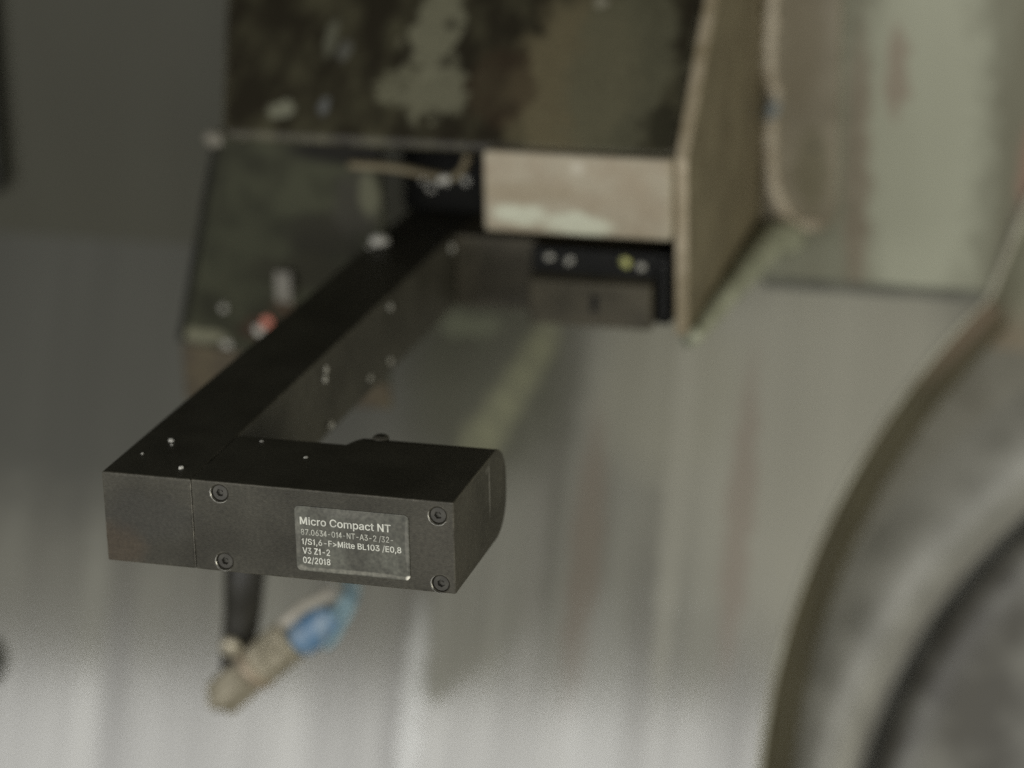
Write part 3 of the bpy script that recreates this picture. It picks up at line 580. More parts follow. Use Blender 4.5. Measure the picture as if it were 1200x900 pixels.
# letter shapes: advance, outline points, triangles (thousandths of an em)
GLYPHS = json.loads('''{",":[188,[38,-119,68,71,137,71,84,-119],[0,2,1,0,3,2]],"-":[453,[337,244,337,188,114,188,114,244],[2,0,3,2,1,0]],".":[188,[95,-4,78,-1,63,9,53,24,50,41,53,59,63,73,78,83,95,87,113,83,128,73,138,59,141,41,138,24,128,9,113,-1],[7,9,8,6,9,7,6,10,9,5,10,6,5,11,10,4,11,5,4,12,11,3,12,4,3,13,12,2,13,3,2,14,13,1,14,2,1,15,14,0,15,1]],"/":[249,[235,533,71,-76,14,-76,178,533],[2,0,3,2,1,0]],"0":[453,[227,-7,174,1,130,24,95,62,69,113,53,178,48,254,53,330,69,395,95,447,130,484,174,508,227,516,279,508,323,484,358,447,384,395,400,330,405,254,400,178,384,113,359,62,323,24,279,1,227,50,261,56,290,74,313,103,330,144,340,194,344,254,340,314,330,365,313,405,290,435,261,453,227,460,192,453,163,435,140,405,123,365,113,314,109,254,113,194,123,144,140,103,163,74,192,56],[11,13,12,10,13,11,10,14,13,9,14,10,9,36,14,36,15,14,9,37,36,35,15,36,9,38,37,34,15,35,8,38,9,34,16,15,8,39,38,33,16,34,8,40,39,32,16,33,7,40,8,32,17,16,7,41,40,31,17,32,6,41,7,31,18,17,6,42,41,30,18,31,5,42,6,5,43,42,29,18,30,29,19,18,5,44,43,28,19,29,4,44,5,28,20,19,4,45,44,27,20,28,3,45,4,27,21,20,3,46,45,26,21,27,3,47,46,25,21,26,2,47,3,25,22,21,2,24,47,24,22,25,2,22,24,1,22,2,1,23,22,1,0,23]],"1":[453,[76,0,76,55,391,55,391,0,276,509,276,0,212,0,212,448,209,448,86,358,86,427,198,509],[10,4,11,10,8,4,8,7,4,7,5,4,10,9,8,6,5,7,0,2,1,0,3,2]],"2":[453,[64,0,64,47,234,229,261,257,282,282,299,305,311,327,318,348,320,371,317,397,308,419,293,436,273,449,250,457,224,460,196,457,172,447,153,433,139,413,130,390,127,362,66,362,71,405,86,442,111,473,143,496,182,511,225,516,268,511,306,497,337,474,361,445,376,411,381,372,378,345,371,318,357,290,336,259,306,223,267,180,153,60,153,57,389,57,389,0],[26,28,27,26,29,28,25,29,26,25,30,29,24,30,25,24,31,30,23,15,24,15,14,24,14,13,24,13,31,24,12,31,13,23,16,15,11,31,12,23,17,16,11,32,31,22,17,23,10,32,11,22,18,17,9,32,10,22,19,18,9,33,32,21,19,22,8,33,9,21,20,19,8,34,33,7,34,8,6,34,7,6,35,34,5,35,6,5,36,35,4,36,5,4,37,36,3,37,4,3,38,37,2,38,3,1,38,2,1,39,38,1,40,39,1,41,40,1,42,41,1,43,42,0,43,1]],"3":[453,[218,-7,173,-3,133,10,98,30,70,57,52,91,44,132,109,132,115,107,126,87,144,71,165,59,191,52,219,50,248,53,275,61,297,74,315,93,325,116,329,145,326,172,316,196,299,217,275,234,242,244,201,248,157,248,157,299,288,448,288,452,70,452,70,509,372,509,372,461,211,278,211,289,264,288,308,276,344,253,371,222,387,186,393,145,387,103,370,66,344,36,309,12,266,-2],[30,32,31,30,33,32,30,29,33,29,28,33,28,34,33,27,35,28,35,34,28,26,35,27,26,36,35,26,37,36,26,38,37,26,25,38,25,24,38,24,39,38,23,39,24,22,39,23,22,40,39,21,40,22,20,40,21,20,41,40,19,41,20,18,41,19,18,42,41,5,7,6,5,8,7,17,42,18,5,9,8,17,43,42,16,43,17,4,9,5,4,10,9,15,43,16,4,11,10,15,44,43,14,44,15,4,12,11,3,12,4,13,44,14,3,13,12,3,44,13,3,45,44,2,45,3,2,46,45,1,46,2,1,0,46]],"4":[453,[40,105,40,158,247,509,311,509,109,166,109,163,413,163,413,105,282,0,282,121,282,146,282,318,343,318,343,0],[1,3,2,1,4,3,10,12,11,10,13,12,1,5,4,1,6,5,1,10,6,10,7,6,0,10,1,0,9,10,13,7,10,0,8,9,8,7,0,8,13,7]],"6":[453,[226,-7,182,-1,142,15,109,40,84,74,69,115,64,162,68,199,80,239,102,285,137,340,252,509,322,509,151,261,145,261,154,275,165,288,179,299,196,307,214,312,235,314,278,309,316,295,346,271,370,240,384,201,389,157,384,112,368,73,343,39,310,14,271,-2,226,48,254,52,279,63,299,79,314,101,324,128,327,157,324,187,314,213,299,235,279,251,254,262,226,265,198,262,174,252,153,235,138,214,128,188,125,158,128,128,138,102,153,79,174,63,198,52],[10,12,11,10,16,12,16,13,12,9,16,10,19,21,20,18,21,19,18,22,21,17,22,18,16,22,17,16,23,22,9,15,16,13,44,16,44,23,16,8,15,9,8,14,15,44,43,23,43,24,23,13,45,44,13,46,45,42,24,43,8,13,14,8,46,13,8,47,46,41,24,42,41,25,24,7,47,8,7,48,47,40,25,41,7,49,48,39,25,40,39,26,25,6,49,7,6,50,49,38,26,39,5,50,6,5,51,50,37,26,38,37,27,26,5,52,51,36,27,37,4,52,5,36,28,27,4,53,52,35,28,36,4,54,53,34,28,35,3,54,4,34,29,28,3,55,54,33,29,34,3,32,55,32,29,33,3,29,32,2,29,3,2,30,29,1,30,2,1,31,30,0,31,1]],"7":[453,[97,0,323,448,323,452,62,452,62,509,391,509,391,449,165,0],[3,5,4,3,2,5,2,6,5,1,6,2,1,7,6,0,7,1]],"8":[453,[226,-7,178,-2,136,11,101,33,74,62,57,96,52,135,55,166,65,195,81,220,101,241,125,256,153,265,153,267,119,282,93,308,76,342,70,380,75,417,90,450,114,477,146,498,184,511,226,516,269,511,306,498,337,477,361,450,377,417,382,380,376,342,359,308,333,282,300,267,300,265,327,256,351,241,372,220,387,195,397,166,401,135,395,96,378,62,352,33,317,11,275,-2,226,49,258,52,285,60,307,74,323,91,333,113,337,139,333,165,322,189,305,208,283,223,256,232,226,235,196,232,169,223,147,208,130,189,119,165,115,139,119,113,129,91,145,74,167,60,195,52,226,290,252,292,274,300,293,313,307,330,316,351,319,376,316,399,308,420,294,437,275,449,252,457,226,460,200,457,177,449,159,437,145,420,136,399,133,376,136,351,145,330,159,313,178,300,201,292],[22,24,23,21,24,22,21,25,24,20,25,21,20,26,25,19,26,20,19,82,26,82,27,26,19,83,82,81,27,82,19,84,83,80,27,81,18,84,19,80,28,27,18,85,84,79,28,80,18,86,85,78,28,79,18,87,86,77,28,78,17,87,18,77,29,28,17,88,87,76,29,77,16,88,17,76,30,29,16,89,88,75,30,76,16,90,89,74,30,75,74,31,30,15,90,16,15,91,90,73,31,74,15,92,91,72,31,73,72,32,31,14,92,15,14,93,92,71,32,72,14,70,93,70,32,71,14,32,70,14,33,32,13,33,14,12,33,13,12,34,33,11,34,12,11,35,34,10,35,11,10,36,35,9,58,10,58,36,10,58,37,36,9,59,58,57,37,58,9,60,59,56,37,57,9,61,60,55,37,56,8,61,9,55,38,37,8,62,61,54,38,55,7,62,8,54,39,38,7,63,62,53,39,54,6,63,7,53,40,39,6,64,63,52,40,53,6,65,64,51,40,52,5,65,6,51,41,40,5,66,65,50,41,51,4,66,5,50,42,41,4,67,66,49,42,50,4,68,67,48,42,49,3,68,4,48,43,42,3,69,68,47,43,48,3,46,69,46,43,47,3,43,46,2,43,3,2,44,43,1,44,2,1,45,44,0,45,1]],">":[453,[387,178,65,15,65,81,310,198,308,194,308,204,310,200,65,316,65,383,387,220],[7,9,8,6,5,7,5,9,7,5,0,9,4,3,5,3,0,5,2,0,3,2,1,0]],"A":[480,[16,0,201,509,276,509,463,0,395,0,287,302,276,334,264,372,250,420,232,478,245,478,228,419,213,371,201,333,191,302,85,0,110,142,110,199,370,199,370,142],[0,9,1,9,2,1,9,10,2,10,3,2,0,17,9,17,11,9,11,8,9,11,8,10,8,18,10,18,3,10,7,18,8,17,12,11,6,18,7,17,13,12,5,18,6,17,14,13,17,16,14,16,15,14,4,19,5,19,18,5,0,16,17,16,18,17,16,19,18,19,3,18,0,15,16,4,3,19]],"B":[456,[60,0,60,509,241,509,289,504,329,491,359,469,381,442,394,410,398,374,395,344,387,320,373,301,356,286,336,275,315,267,315,262,339,257,363,245,385,227,402,203,414,173,418,136,413,100,400,67,377,39,344,18,301,4,247,0,125,57,245,57,296,63,330,80,349,105,355,137,352,161,342,184,327,203,306,218,279,228,248,231,125,231,125,285,238,285,265,288,288,296,308,309,323,326,333,348,336,372,330,403,313,429,283,446,240,452,125,452],[0,53,1,53,2,1,53,3,2,53,4,3,53,5,4,53,52,5,52,6,5,0,41,53,51,6,52,50,6,51,50,7,6,49,7,50,49,8,7,48,8,49,48,9,8,47,9,48,46,9,47,46,10,9,45,10,46,45,11,10,44,11,45,44,12,11,43,12,44,42,12,43,42,13,12,0,40,41,40,42,41,40,13,42,40,14,13,40,15,14,40,16,15,40,17,16,40,39,17,39,18,17,0,28,40,38,18,39,37,18,38,37,19,18,36,19,37,36,20,19,35,20,36,34,20,35,34,21,20,33,21,34,32,21,33,32,22,21,31,22,32,31,23,22,30,23,31,30,24,23,29,24,30,0,29,28,0,24,29,0,25,24,0,26,25,0,27,26]],"C":[510,[267,-7,205,1,150,25,104,63,70,115,48,179,40,254,48,329,70,393,104,445,150,484,205,508,267,516,305,513,340,504,373,490,402,471,427,447,448,418,463,385,473,348,408,348,401,373,389,395,375,413,357,428,337,440,315,449,292,454,267,456,223,450,184,432,150,403,125,364,109,314,103,254,109,194,125,145,151,105,184,76,223,59,267,53,292,55,315,60,337,69,357,81,375,96,389,114,401,136,408,160,473,160,463,124,448,91,428,62,402,38,373,19,341,5,305,-4],[11,13,12,11,14,13,10,14,11,10,15,14,10,16,15,9,16,10,9,29,16,29,17,16,9,30,29,28,17,29,27,17,28,9,31,30,26,17,27,26,18,17,8,31,9,25,18,26,8,32,31,24,18,25,24,19,18,23,19,24,8,33,32,22,19,23,7,33,8,22,20,19,21,20,22,7,34,33,6,34,7,6,35,34,5,35,6,5,36,35,5,37,36,4,37,5,48,50,49,48,51,50,4,38,37,47,51,48,47,52,51,3,38,4,46,52,47,3,39,38,45,52,46,45,53,52,44,53,45,3,40,39,43,53,44,2,40,3,43,54,53,42,54,43,2,41,40,41,54,42,2,54,41,2,55,54,1,55,2,1,56,55,1,57,56,0,57,1]],"E":[419,[60,0,60,509,372,509,372,452,125,452,125,286,355,286,355,229,125,229,125,57,375,57,375,0],[0,4,1,4,2,1,4,3,2,0,5,4,0,8,5,8,6,5,8,7,6,0,9,8,0,10,9,0,11,10]],"F":[410,[60,0,60,509,369,509,369,452,125,452,125,278,346,278,346,221,125,221,125,0],[0,4,1,4,2,1,4,3,2,0,5,4,0,8,5,8,6,5,8,7,6,0,9,8]],"L":[393,[60,0,60,509,125,509,125,57,361,57,361,0],[0,2,1,0,3,2,0,4,3,0,5,4]],"M":[628,[60,0,60,509,152,509,277,187,282,174,287,159,293,141,299,123,305,103,311,84,317,65,322,49,307,49,312,65,318,83,324,102,330,121,336,140,342,158,348,174,352,187,476,509,568,509,568,0,504,0,504,291,504,308,504,327,505,347,505,369,506,391,506,413,507,435,507,457,513,457,505,433,498,409,490,386,482,363,474,341,467,322,461,305,456,291,342,0,286,0,170,291,165,304,159,321,152,340,145,361,137,384,129,408,121,432,112,457,119,457,119,437,120,416,120,394,121,372,121,350,122,328,122,309,122,291,122,0],[0,53,1,53,2,1,53,54,2,54,3,2,20,33,21,33,22,21,33,34,22,34,23,22,0,52,53,55,3,54,20,32,33,35,32,34,32,23,34,56,52,55,52,3,55,20,35,32,35,31,32,20,36,35,0,56,52,56,51,52,0,57,56,20,37,36,0,58,57,20,38,37,0,59,58,20,39,38,0,60,59,20,40,39,0,61,60,20,41,40,0,62,61,20,42,41,0,63,62,20,43,42,19,43,20,18,43,19,17,43,18,16,43,17,15,43,16,14,43,15,13,10,14,10,43,14,13,11,10,12,11,13]],"N":[523,[60,0,60,509,136,509,343,183,352,169,363,151,375,130,388,107,401,82,414,55,405,54,402,81,401,108,400,134,399,157,399,178,399,195,399,509,463,509,463,0,387,0,202,290,190,310,177,331,164,354,148,381,130,413,108,452,119,454,121,417,122,384,123,354,124,328,125,307,125,291,125,0],[0,27,1,27,2,1,27,28,2,28,3,2,16,18,17,16,19,18,29,26,28,26,3,28,0,29,27,29,26,27,0,30,29,25,3,26,0,31,30,24,3,25,23,3,24,0,32,31,22,3,23,0,33,32,21,3,22,0,34,33,0,35,34,20,3,21,15,19,16,20,4,3,14,19,15,20,5,4,13,19,14,20,6,5,12,19,13,20,7,6,11,19,12,20,8,7,20,10,8,10,9,8,10,19,11,20,19,10]],"S":[447,[224,-9,172,-4,128,9,91,31,64,60,46,96,38,137,104,137,110,110,123,88,142,71,166,59,194,52,224,49,257,52,286,60,311,74,329,92,341,114,346,139,342,161,332,179,316,193,296,205,272,214,245,222,184,239,128,260,86,289,60,326,52,372,58,413,75,448,102,476,138,498,180,511,227,516,275,511,316,498,351,476,377,449,394,415,401,378,337,378,326,412,302,437,267,453,225,459,194,456,167,448,145,435,129,418,118,398,115,376,119,352,131,334,148,319,169,308,191,300,212,293,264,279,287,272,312,264,336,252,359,238,379,220,395,198,405,171,408,139,403,99,386,64,360,34,323,11,278,-4],[35,37,36,34,37,35,34,38,37,33,38,34,33,39,38,33,40,39,32,47,33,47,40,33,32,48,47,46,40,47,32,49,48,45,40,46,45,41,40,31,49,32,31,50,49,44,41,45,31,51,50,31,52,51,44,42,41,30,52,31,43,42,44,30,53,52,30,54,53,29,54,30,29,55,54,29,56,55,28,56,29,28,57,56,28,58,57,28,59,58,28,60,59,27,60,28,27,61,60,27,62,61,27,63,62,26,63,27,26,64,63,25,64,26,25,65,64,24,65,25,24,66,65,23,66,24,22,66,23,22,67,66,21,67,22,20,67,21,20,68,67,19,68,20,18,68,19,18,69,68,5,7,6,5,8,7,17,69,18,5,9,8,17,70,69,4,9,5,16,70,17,4,10,9,15,70,16,4,11,10,15,71,70,14,71,15,3,11,4,3,12,11,13,71,14,3,13,12,3,71,13,3,72,71,2,72,3,2,73,72,1,73,2,1,0,73]],"T":[449,[32,452,32,509,417,509,417,452,257,452,257,0,193,0,193,452],[0,2,1,0,3,2,7,3,0,6,4,7,4,3,7,6,5,4]],"V":[480,[204,0,16,509,84,509,192,206,203,176,215,137,230,89,248,31,235,31,252,90,267,138,279,176,290,206,395,509,463,509,278,0],[0,2,1,0,3,2,12,14,13,12,15,14,0,4,3,11,15,12,10,15,11,0,5,4,9,15,10,0,6,5,8,7,9,7,15,9,0,7,6,0,15,7]],"Z":[438,[42,0,42,46,273,385,289,408,306,431,323,453,341,476,348,454,317,453,285,452,254,452,223,452,40,452,40,509,397,509,397,462,169,129,152,105,134,81,116,57,97,33,90,54,121,56,152,57,183,57,214,57,399,57,399,0],[12,14,13,12,6,14,6,15,14,12,5,6,7,15,6,7,16,15,8,5,7,5,16,7,12,8,5,8,4,5,12,9,8,12,10,9,12,11,10,24,26,25,24,27,26,23,27,24,22,27,23,21,27,22]],"a":[389,[160,-9,126,-5,94,5,68,22,48,45,35,73,30,108,34,138,43,161,58,179,78,193,100,203,125,211,152,216,178,220,209,224,234,227,252,230,265,235,273,243,276,255,276,257,273,279,267,297,256,311,240,322,220,329,196,331,171,329,149,322,132,313,118,301,107,288,100,274,41,291,57,322,79,346,104,364,133,375,163,382,194,384,215,383,239,379,263,372,286,360,306,343,322,320,333,290,337,251,337,0,277,0,277,52,272,52,264,38,252,25,236,12,215,1,190,-6,170,45,202,49,228,59,248,74,263,93,272,115,276,138,276,190,270,186,259,182,246,179,231,176,216,173,200,171,186,169,175,168,154,164,134,159,117,150,103,139,95,124,92,105,94,87,102,72,114,61,130,52,149,47],[39,41,40,39,42,41,38,42,39,38,43,42,37,43,38,37,44,43,36,44,37,36,45,44,35,45,36,35,27,45,27,46,45,35,28,27,26,46,27,35,29,28,25,46,26,35,30,29,34,30,35,24,46,25,24,47,46,34,31,30,23,47,24,34,32,31,22,47,23,33,32,34,22,48,47,21,48,22,20,48,21,19,48,20,19,49,48,18,49,19,17,65,18,65,49,18,16,65,17,15,65,16,14,65,15,13,65,14,12,65,13,11,65,12,10,65,11,9,65,10,9,66,65,64,49,65,9,67,66,9,68,67,8,68,9,8,69,68,8,70,69,8,71,70,8,72,71,8,73,72,8,74,73,8,75,74,7,75,8,7,76,75,7,77,76,7,78,77,63,49,64,6,78,7,6,79,78,62,49,63,5,79,6,5,80,79,61,51,62,51,49,62,5,81,80,60,51,61,4,81,5,4,82,81,4,83,82,59,52,60,52,51,60,4,84,83,59,53,52,50,49,51,58,53,59,4,58,84,4,53,58,3,53,4,3,54,53,3,55,54,2,55,3,2,56,55,1,56,2,1,57,56,0,57,1]],"c":[396,[207,-8,159,-2,117,16,82,46,56,85,40,133,34,187,40,243,56,291,82,330,117,360,159,378,207,384,234,383,260,377,284,368,305,356,324,341,340,322,353,301,362,277,303,262,298,276,290,289,281,301,270,311,257,319,242,325,226,329,207,330,173,325,145,310,124,287,108,258,99,224,96,187,99,151,108,117,124,89,145,66,173,51,207,46,226,48,243,52,258,58,271,66,282,76,292,89,299,102,304,117,363,102,354,78,341,56,325,37,306,21,285,9,261,-1,235,-6],[11,13,12,11,14,13,10,14,11,10,15,14,10,16,15,9,16,10,9,17,16,9,29,17,29,18,17,8,30,9,30,29,9,28,18,29,27,18,28,8,31,30,26,18,27,26,19,18,25,19,26,24,19,25,8,32,31,23,19,24,23,20,19,7,32,8,22,20,23,7,33,32,22,21,20,7,34,33,6,34,7,6,35,34,5,35,6,5,36,35,5,37,36,4,37,5,4,38,37,48,50,49,48,51,50,47,51,48,46,51,47,4,39,38,3,39,4,46,52,51,45,52,46,44,52,45,3,40,39,43,52,44,43,53,52,42,53,43,3,41,40,41,53,42,3,53,41,2,53,3,2,54,53,2,55,54,1,55,2,1,56,55,1,57,56,0,57,1]],"e":[404,[212,-8,161,-2,117,16,82,46,56,85,40,132,34,187,39,242,55,290,81,329,115,359,157,378,205,384,236,382,266,374,294,361,319,341,341,315,357,282,368,242,371,194,371,169,75,169,75,221,338,221,310,202,307,237,298,269,283,294,263,314,237,326,205,330,173,326,146,313,125,294,109,270,99,241,96,211,96,178,100,139,110,106,128,80,151,61,179,50,212,46,234,48,254,53,271,61,285,73,297,88,306,105,365,91,353,63,335,39,311,19,283,4,249,-5],[11,13,12,11,14,13,10,14,11,10,15,14,10,16,15,9,16,10,9,31,16,31,17,16,9,32,31,30,17,31,8,32,9,29,17,30,8,33,32,29,18,17,28,18,29,8,34,33,27,18,28,8,35,34,7,35,8,27,19,18,7,36,35,26,19,27,26,24,19,24,20,19,6,23,7,23,36,7,23,37,36,25,24,26,6,22,23,37,24,23,37,20,24,38,20,37,38,21,20,5,22,6,39,21,38,5,21,22,5,39,21,5,40,39,4,40,5,4,41,40,49,51,50,49,52,51,48,52,49,3,41,4,3,42,41,47,52,48,47,53,52,3,43,42,46,53,47,45,53,46,3,44,43,44,53,45,3,53,44,2,53,3,2,54,53,2,55,54,1,55,2,1,56,55,0,56,1]],"i":[167,[84,443,67,446,54,455,44,468,41,483,44,499,54,512,67,521,84,524,100,521,114,512,123,499,126,483,123,468,114,455,100,446,53,0,53,379,114,379,114,0],[16,18,17,16,19,18,7,9,8,6,9,7,6,10,9,5,10,6,5,11,10,4,11,5,4,12,11,3,12,4,3,13,12,2,13,3,2,14,13,1,14,2,1,15,14,0,15,1]],"m":[610,[53,0,53,379,112,379,112,295,108,295,118,323,132,346,151,363,172,376,195,384,219,386,257,380,287,361,309,331,321,295,312,295,322,321,337,343,357,361,381,375,407,383,437,386,468,383,497,372,522,354,541,328,553,296,557,255,557,0,496,0,496,254,490,289,473,313,447,326,419,330,395,328,374,320,358,307,345,290,338,270,335,247,335,0,274,0,274,260,269,288,253,311,229,326,199,330,178,328,158,320,140,307,126,289,117,266,114,238,114,0],[9,11,10,20,22,21,8,11,9,19,22,20,19,23,22,8,12,11,0,2,1,0,4,2,4,3,2,7,12,8,18,23,19,18,24,23,6,12,7,17,24,18,6,13,12,17,25,24,5,47,6,47,13,6,16,34,17,34,25,17,47,46,13,46,14,13,5,48,47,16,35,34,33,25,34,33,26,25,5,49,48,16,36,35,32,26,33,45,14,46,4,49,5,15,36,16,4,50,49,15,37,36,31,26,32,44,15,45,15,14,45,4,51,50,15,38,37,31,27,26,0,52,4,52,51,4,44,38,15,44,39,38,30,27,31,43,39,44,43,40,39,0,53,52,42,40,43,30,28,27,29,28,30,42,41,40,0,54,53]],"o":[415,[207,-8,159,-2,117,16,82,46,56,85,40,133,34,187,40,243,56,291,82,330,117,360,159,378,207,384,256,378,299,360,333,330,359,291,376,243,381,187,376,133,359,85,333,46,299,16,256,-2,207,46,242,51,270,66,292,89,307,117,316,151,319,187,316,224,307,258,292,287,270,310,242,325,207,330,173,325,145,310,124,287,108,258,99,224,96,187,99,151,108,117,124,89,145,66,173,51],[11,13,12,10,13,11,10,14,13,9,14,10,9,15,14,8,37,9,37,36,9,36,15,9,36,35,15,35,16,15,8,38,37,34,16,35,8,39,38,33,16,34,7,39,8,33,17,16,7,40,39,32,17,33,7,41,40,31,17,32,6,41,7,31,18,17,6,42,41,30,18,31,5,42,6,5,43,42,29,18,30,29,19,18,5,44,43,28,19,29,28,20,19,4,44,5,4,45,44,27,20,28,4,46,45,26,20,27,3,46,4,26,21,20,3,47,46,25,21,26,3,24,47,24,21,25,3,21,24,2,21,3,2,22,21,1,22,2,1,23,22,0,23,1]],"p":[424,[53,-143,53,379,112,379,112,319,118,319,126,331,137,346,152,360,171,373,197,381,229,384,274,378,313,361,345,332,370,293,385,245,390,189,385,133,370,84,346,45,313,16,274,-2,229,-8,198,-5,173,4,153,17,138,31,127,46,118,59,114,59,114,-143,220,47,253,51,279,66,301,88,316,117,325,151,328,189,325,227,316,261,301,290,280,311,253,325,220,330,188,325,161,312,140,291,125,263,116,229,113,189,116,150,125,115,140,86,162,65,188,51],[9,11,10,8,11,9,0,2,1,0,3,2,8,12,11,7,12,8,7,13,12,6,13,7,5,13,6,5,43,13,43,42,13,42,14,13,4,43,5,4,44,43,4,45,44,41,14,42,0,4,3,0,48,4,48,47,4,47,46,4,46,45,4,40,14,41,40,15,14,39,15,40,38,15,39,38,16,15,0,49,48,37,16,38,0,50,49,36,16,37,36,17,16,35,17,36,0,51,50,35,18,17,34,18,35,0,29,51,29,52,51,33,18,34,29,53,52,33,19,18,32,19,33,29,28,53,28,54,53,0,30,29,27,54,28,31,19,32,27,31,54,27,19,31,26,19,27,26,20,19,25,20,26,24,20,25,24,21,20,23,21,24,23,22,21]],"r":[259,[53,0,53,379,112,379,112,321,115,321,130,347,152,367,181,380,213,385,221,385,229,384,237,384,243,384,243,322,239,323,230,324,219,325,207,326,182,323,159,315,140,301,126,284,117,262,114,237,114,0],[7,9,8,7,10,9,7,11,10,7,12,11,7,13,12,6,13,7,0,2,1,0,3,2,5,13,6,4,17,5,17,16,5,16,15,5,15,14,5,14,13,5,4,18,17,4,19,18,0,4,3,0,22,4,22,21,4,21,20,4,20,19,4,0,23,22,0,24,23]],"t":[227,[204,379,204,327,6,327,6,379,65,471,126,471,126,98,128,76,136,61,150,53,170,50,177,50,185,51,194,52,202,54,213,2,203,-1,192,-3,180,-4,168,-4,125,2,92,21,72,52,65,93],[23,5,4,23,6,5,2,0,3,2,1,0,23,7,6,22,7,23,22,8,7,22,9,8,13,15,14,22,10,9,12,15,13,21,10,22,11,15,12,10,15,11,21,15,10,20,15,21,19,15,20,19,16,15,19,17,16,19,18,17]]}''')
HAND = {'M': (590, [[(55, 0), (55, 509), (150, 509), (290, 140), (430, 509), (525, 509), (525, 0), (450, 0), (450, 380), (322, 40), (258, 40), (130, 380), (130, 0)]]),
        'N': (500, [[(55, 0), (55, 509), (132, 509), (368, 130), (368, 509), (442, 509), (442, 0), (363, 0), (127, 380), (127, 0)]]),
        'Z': (425, [[(28, 0), (28, 62), (285, 445), (45, 445), (45, 509), (385, 509), (385, 450), (125, 64), (392, 64), (392, 0)]]),
        '4': (375, [[(215, 0), (287, 0), (287, 509), (215, 509)], [(15, 115), (214, 115), (214, 178), (15, 178)], [(288, 115), (345, 115), (345, 178), (288, 178)],
                    [(15, 179), (95, 179), (214, 375), (214, 505)]]),
        '1': (320, [[(150, 0), (222, 0), (222, 509), (165, 509), (140, 440), (62, 395), (62, 330), (150, 375)]])}
def lettering(text, x, z, width, cap, m, bold=14):
    vs, fs, pen = [], [], 0
    for ch in text:
        if ch == ' ':
            pen += 188; continue
        if ch in HAND:
            adv, polys = HAND[ch]
            for pg in polys:
                fs.append(tuple(range(len(vs), len(vs) + len(pg))))
                vs += [(pen + a, b) for a, b in pg]
            pen += adv; continue
        adv, v, t = GLYPHS[ch]
        n = len(vs)
        vs += [(pen + v[i], v[i + 1]) for i in range(0, len(v), 2)]
        fs += [(n + t[i], n + t[i + 1], n + t[i + 2]) for i in range(0, len(t), 3)]
        pen += adv
    xs = [p[0] for p in vs]
    kx, ky = width / (max(xs) - min(xs)), cap / 531
    me = bpy.data.meshes.new('lettering')
    pv, pf = [], []
    for q, (dx, dz) in enumerate(((0, 0), (-bold, 0), (bold, 0), (0, bold * .6), (0, -bold * .6))):   # thickened strokes
        n = len(pv)
        pv += [((x + (p[0] - min(xs) + dx) * kx) * S, (-.0145 - .0002 * q) * S, (z + (p[1] + dz) * ky) * S) for p in vs]
        pf += [tuple(n + i for i in f) for f in fs]
    me.from_pydata(pv, [], pf)
    me.materials.append(m)
    o = bpy.data.objects.new('lettering', me)
    COL.objects.link(o); o.parent = lab
lettering('Micro Compact NT', 2.185, .622, .975, .085, ink1)
lettering('87.0634-014-NT-A3-2 /32-', 2.19, .508, .99, .066, ink2, 9)
lettering('1/S1,6-F>Mitte BL103 /E0,8', 2.195, .404, 1.07, .066, ink1)
lettering('V3 Z1-2', 2.20, .300, .295, .070, ink3)
lettering('02/2018', 2.20, .196, .295, .070, ink3)

# rear bridge and rear block
rear_m = mat('lightened_fork_black', srgb(86, 81, 67), rough=.5, spec=.3, col2=srgb(70, 66, 54), nscale=2, fine=.12)  # fork black lightened to brighten parts that lie in shade
bm = bmesh.new()
box(bm, .996, 2.16, 9.30, 10.7, 0, .998)
link('bridge', bm, rear_m, fork, bevel=.02)
bm = bmesh.new()
prism(bm, [(8.78, 0), (8.78, .60), (9.02, .66), (9.02, 1.0), (10.7, 1.0), (10.7, 0)], 'x', 2.165, 3.83)
link('rear_block', bm, rear_m, fork, bevel=.025)
bm = bmesh.new()
prism(bm, [(8.90, .665), (8.90, 1.02), (9.015, 1.04), (9.015, .665)], 'x', 2.18, 4.08)  # near-black strip stands in for shade under the clamp block
gl_m = mat('black_shade_and_window', srgb(20, 20, 17), rough=.45, spec=.25, col2=srgb(14, 14, 12), nscale=4)
link('shade_strip', bm, gl_m, fork, bevel=.02)
bm = bmesh.new()
prism(bm, [(8.85, .04), (8.85, .98), (10.6, .98), (10.6, .04)], 'x', 3.835, 4.10)  # near-black slab stands in for the shaded side face
link('shaded_side', bm, gl_m, fork, bevel=.12, seg=4)
bm = bmesh.new()
box(bm, 3.02, 3.12, 8.772, 8.80, .21, .45)
hole_m = mat('black_aperture', srgb(10, 10, 9), rough=.8)
link('aperture', bm, hole_m, fork, bevel=.02)
bm = bmesh.new()
lathe(bm, [(.19, 0), (.19, .10), (.15, .13), (.05, .13), (.04, .10), (.01, .10)], (2.75, 1.335, .5), (0, 1, 0), 20, cap=False)
link('laser_window', bm, gl_m, fork)

# ================================================================== HANGING NOZZLE
nb = (-2.3, 9.0, -5.2)
DN = Vector((.83, -2.02, .98))       # where it hangs, relative to the layout point
KN = .935
def hang(*p):                          # a fixed point of the scene in the nozzle's own layout
    return Vector(nb) + (Vector(p) - Vector(nb) - DN) / KN
nz = thing('air_nozzle', 'blurred brass-grey nozzle with a blue collar hanging below the fork', 'nozzle', nb)
post_m = mat('dark_hose_rubber', srgb(46, 44, 36), rough=.55, col2=srgb(34, 32, 26), nscale=3, fine=.1)
bm = bmesh.new()
tube(bm, smooth_path([hang(-1.5, 9.38, -1.3), hang(-1.5, 8.6, -2.1), (-2.22, 9.25, -3.9), (-2.28, 9.05, -4.8), (-2.36, 9.0, -5.3), (-2.42, 8.95, -5.65)], 6),
     [.38 - .0058 * k for k in range(31)], 14)
link('hose', bm, post_m, nz, nb, smooth=True)
